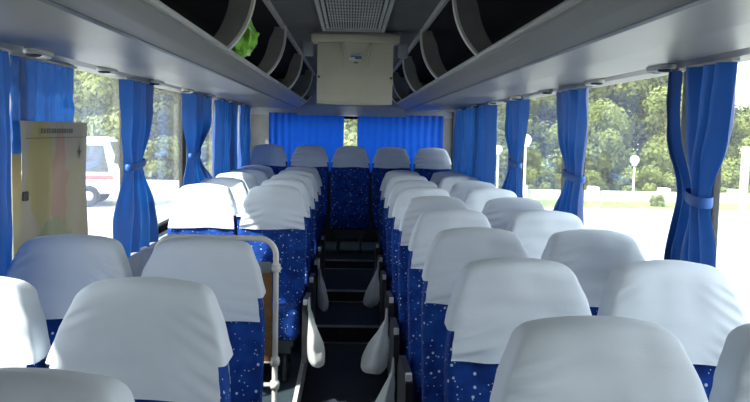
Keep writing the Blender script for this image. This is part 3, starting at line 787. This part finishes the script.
# minibus: local +x is its front
r=empty('minibus',(-10.75,28,GZ),'white minibus parked on the lot, seen past the map edge','minibus',rz=.12); r.scale=(1.08,1.08,1.08)
LB,WB=5.6,1.95
def halfy(z): return WB/2-.10*sm(1.0,2.15,z)-.05*sm(.5,.25,z)
side=[(-2.8,.42),(-2.84,.9),(-2.78,1.5),(-2.66,2.05),(-2.4,2.17),(2.05,2.17),(2.34,2.09),(2.58,1.45),(2.68,1.10),(2.78,.95),(2.84,.6),(2.78,.40)]
b=MB(); rows=[]
cx=sum(p[0] for p in side)/len(side)
for t in (-1,-.97,-.88,.88,.97,1):
    sh=1-.05*(abs(t)>.96)-.03*(abs(t)>.99)
    rows.append([(cx+(x-cx)*sh,halfy(z)*t,1.2+(z-1.2)*sh) for x,z in side])
b.grid(rows,closed=True); b.add(rows[0],[tuple(range(len(side)))]); b.add(rows[-1],[tuple(reversed(range(len(side))))]); b.build('body',M['white'],r,smooth=False,bevel=.02)
def sidepane(x0,x1,s,xs=0):
    q=MB(); z0,z1=1.10,1.92
    def Y(z): return s*(halfy(z)+.012)
    vs=[(x0,Y(z0),z0),(x1,Y(z0),z0),(x1-xs,Y(z1),z1),(x0,Y(z1),z1)]; vs+= [(x,y-s*.03,z) for x,y,z in vs]
    q.add(vs,[(0,1,2,3),(7,6,5,4),(0,4,5,1),(1,5,6,2),(2,6,7,3),(3,7,4,0)]); q.build('side_window',M['busglass'],r)
for s in (-1,1):
    for x0,x1,xs in ((-2.5,-1.5,0),(-1.42,-.42,0),(-.34,.66,0),(.76,2.36,.16)): sidepane(x0,x1,s,xs)
    q=MB(); q.box((-2.78,s*.965-.012,.86),(2.5,s*.965+.012,.98)); q.build('stripe',M['red'],r)
    for x in (-1.75,1.75):
        q=MB(); q.lathe([(.05,-.11),(.30,-.11),(.34,-.07),(.34,.07),(.30,.11),(.18,.10),(.16,.06)],(0,0,0),20); wv=q.build('wheel',M['tyre'],r,smooth=True); wv.rotation_euler=(PI/2 if s<0 else -PI/2,0,0); wv.location=(x,s*.90,.34)
        q=MB(); q.lathe([(.17,0),(.16,.03),(.05,.05)],(0,0,.06),14); q.build('hub',M['alu'],wv,smooth=True)
    q=MB(); q.rbox((2.80,s*.66,.78),(.05,.17,.09),.03,2,1); q.build('headlight',M['lens'],r,smooth=True)
    q=MB(); q.rbox((2.78,s*.88,.78),(.05,.04,.07),.02,2,1); q.build('indicator',M['amber'],r,smooth=True)
    q=MB(); q.rbox((2.62,s*1.12,1.5),(.05,.09,.14),.03,2,1); q.tube([(2.5,s*.9,1.4),(2.6,s*1.08,1.5)],.018,6); q.build('mirror',M['plate'],r,smooth=True)
q=MB(); q.add([(2.66,-.80,1.22),(2.66,.80,1.22),(2.39,.76,2.02),(2.39,-.76,2.02),(2.54,-.80,1.2),(2.54,.80,1.2),(2.27,.76,2.0),(2.27,-.76,2.0)],[(0,1,2,3),(7,6,5,4),(0,4,5,1),(1,5,6,2),(2,6,7,3),(3,7,4,0)]); q.build('windscreen',M['busglass'],r)
q=MB(); q.rbox((2.82,0,.45),(.08,.93,.10),.04,2,2); q.build('bumper',M['cap_grey'],r,smooth=True)
q=MB(); q.box((2.80,-.42,.70),(2.86,.42,.84)); q.build('grille',M['plate'],r)

# ------------------------------------------------------------------ light
W=bpy.data.worlds.new('sky'); S.world=W; W.use_nodes=True; nt=W.node_tree; N=nt.nodes; L=nt.links
bg=N['Background']; tc=N.new('ShaderNodeTexCoord'); sp=N.new('ShaderNodeSeparateXYZ'); L.new(tc.outputs['Generated'],sp.inputs[0])
cr=N.new('ShaderNodeValToRGB'); L.new(sp.outputs['Z'],cr.inputs[0]); e=cr.color_ramp.elements
e[0].position=0; e[0].color=(1,.99,.97,1); e[1].position=.7; e[1].color=(.78,.88,1,1)
L.new(cr.outputs[0],bg.inputs[0]); bg.inputs[1].default_value=1.6
sun=bpy.data.lights.new('sun','SUN'); sun.energy=5.0; sun.angle=.02; sun.color=(1,.95,.87)
so=bpy.data.objects.new('sun',sun); COL.objects.link(so)
d=Vector((.74,.45,-.95)); so.rotation_euler=d.to_track_quat('-Z','Y').to_euler(); so.location=(-8,-6,12)

# ------------------------------------------------------------------ camera
yaw,pitch,roll=.0318,.0864,.0215
f=Vector((math.sin(yaw)*math.cos(pitch),math.cos(yaw)*math.cos(pitch),-math.sin(pitch)))
rv=Vector((math.cos(yaw),-math.sin(yaw),0)); u=rv.cross(f)
r2=rv*math.cos(roll)+u*math.sin(roll); u2=-rv*math.sin(roll)+u*math.cos(roll)
cam=bpy.data.cameras.new('camera'); co=bpy.data.objects.new('camera',cam); COL.objects.link(co)
cam.sensor_width=36; cam.lens=36*806.3/750; cam.clip_start=.05; cam.clip_end=400
m=Matrix((r2,u2,-f)).transposed().to_4x4(); m.translation=Vector((-.005,0,CAMZ)); co.matrix_world=m
S.camera=co
S.view_settings.view_transform='Standard'; S.view_settings.look='None'; S.view_settings.gamma=1; S.view_settings.use_curve_mapping=False
S.view_settings.exposure=1.38
S.cycles.max_bounces=12; S.cycles.diffuse_bounces=8; S.cycles.transparent_max_bounces=16
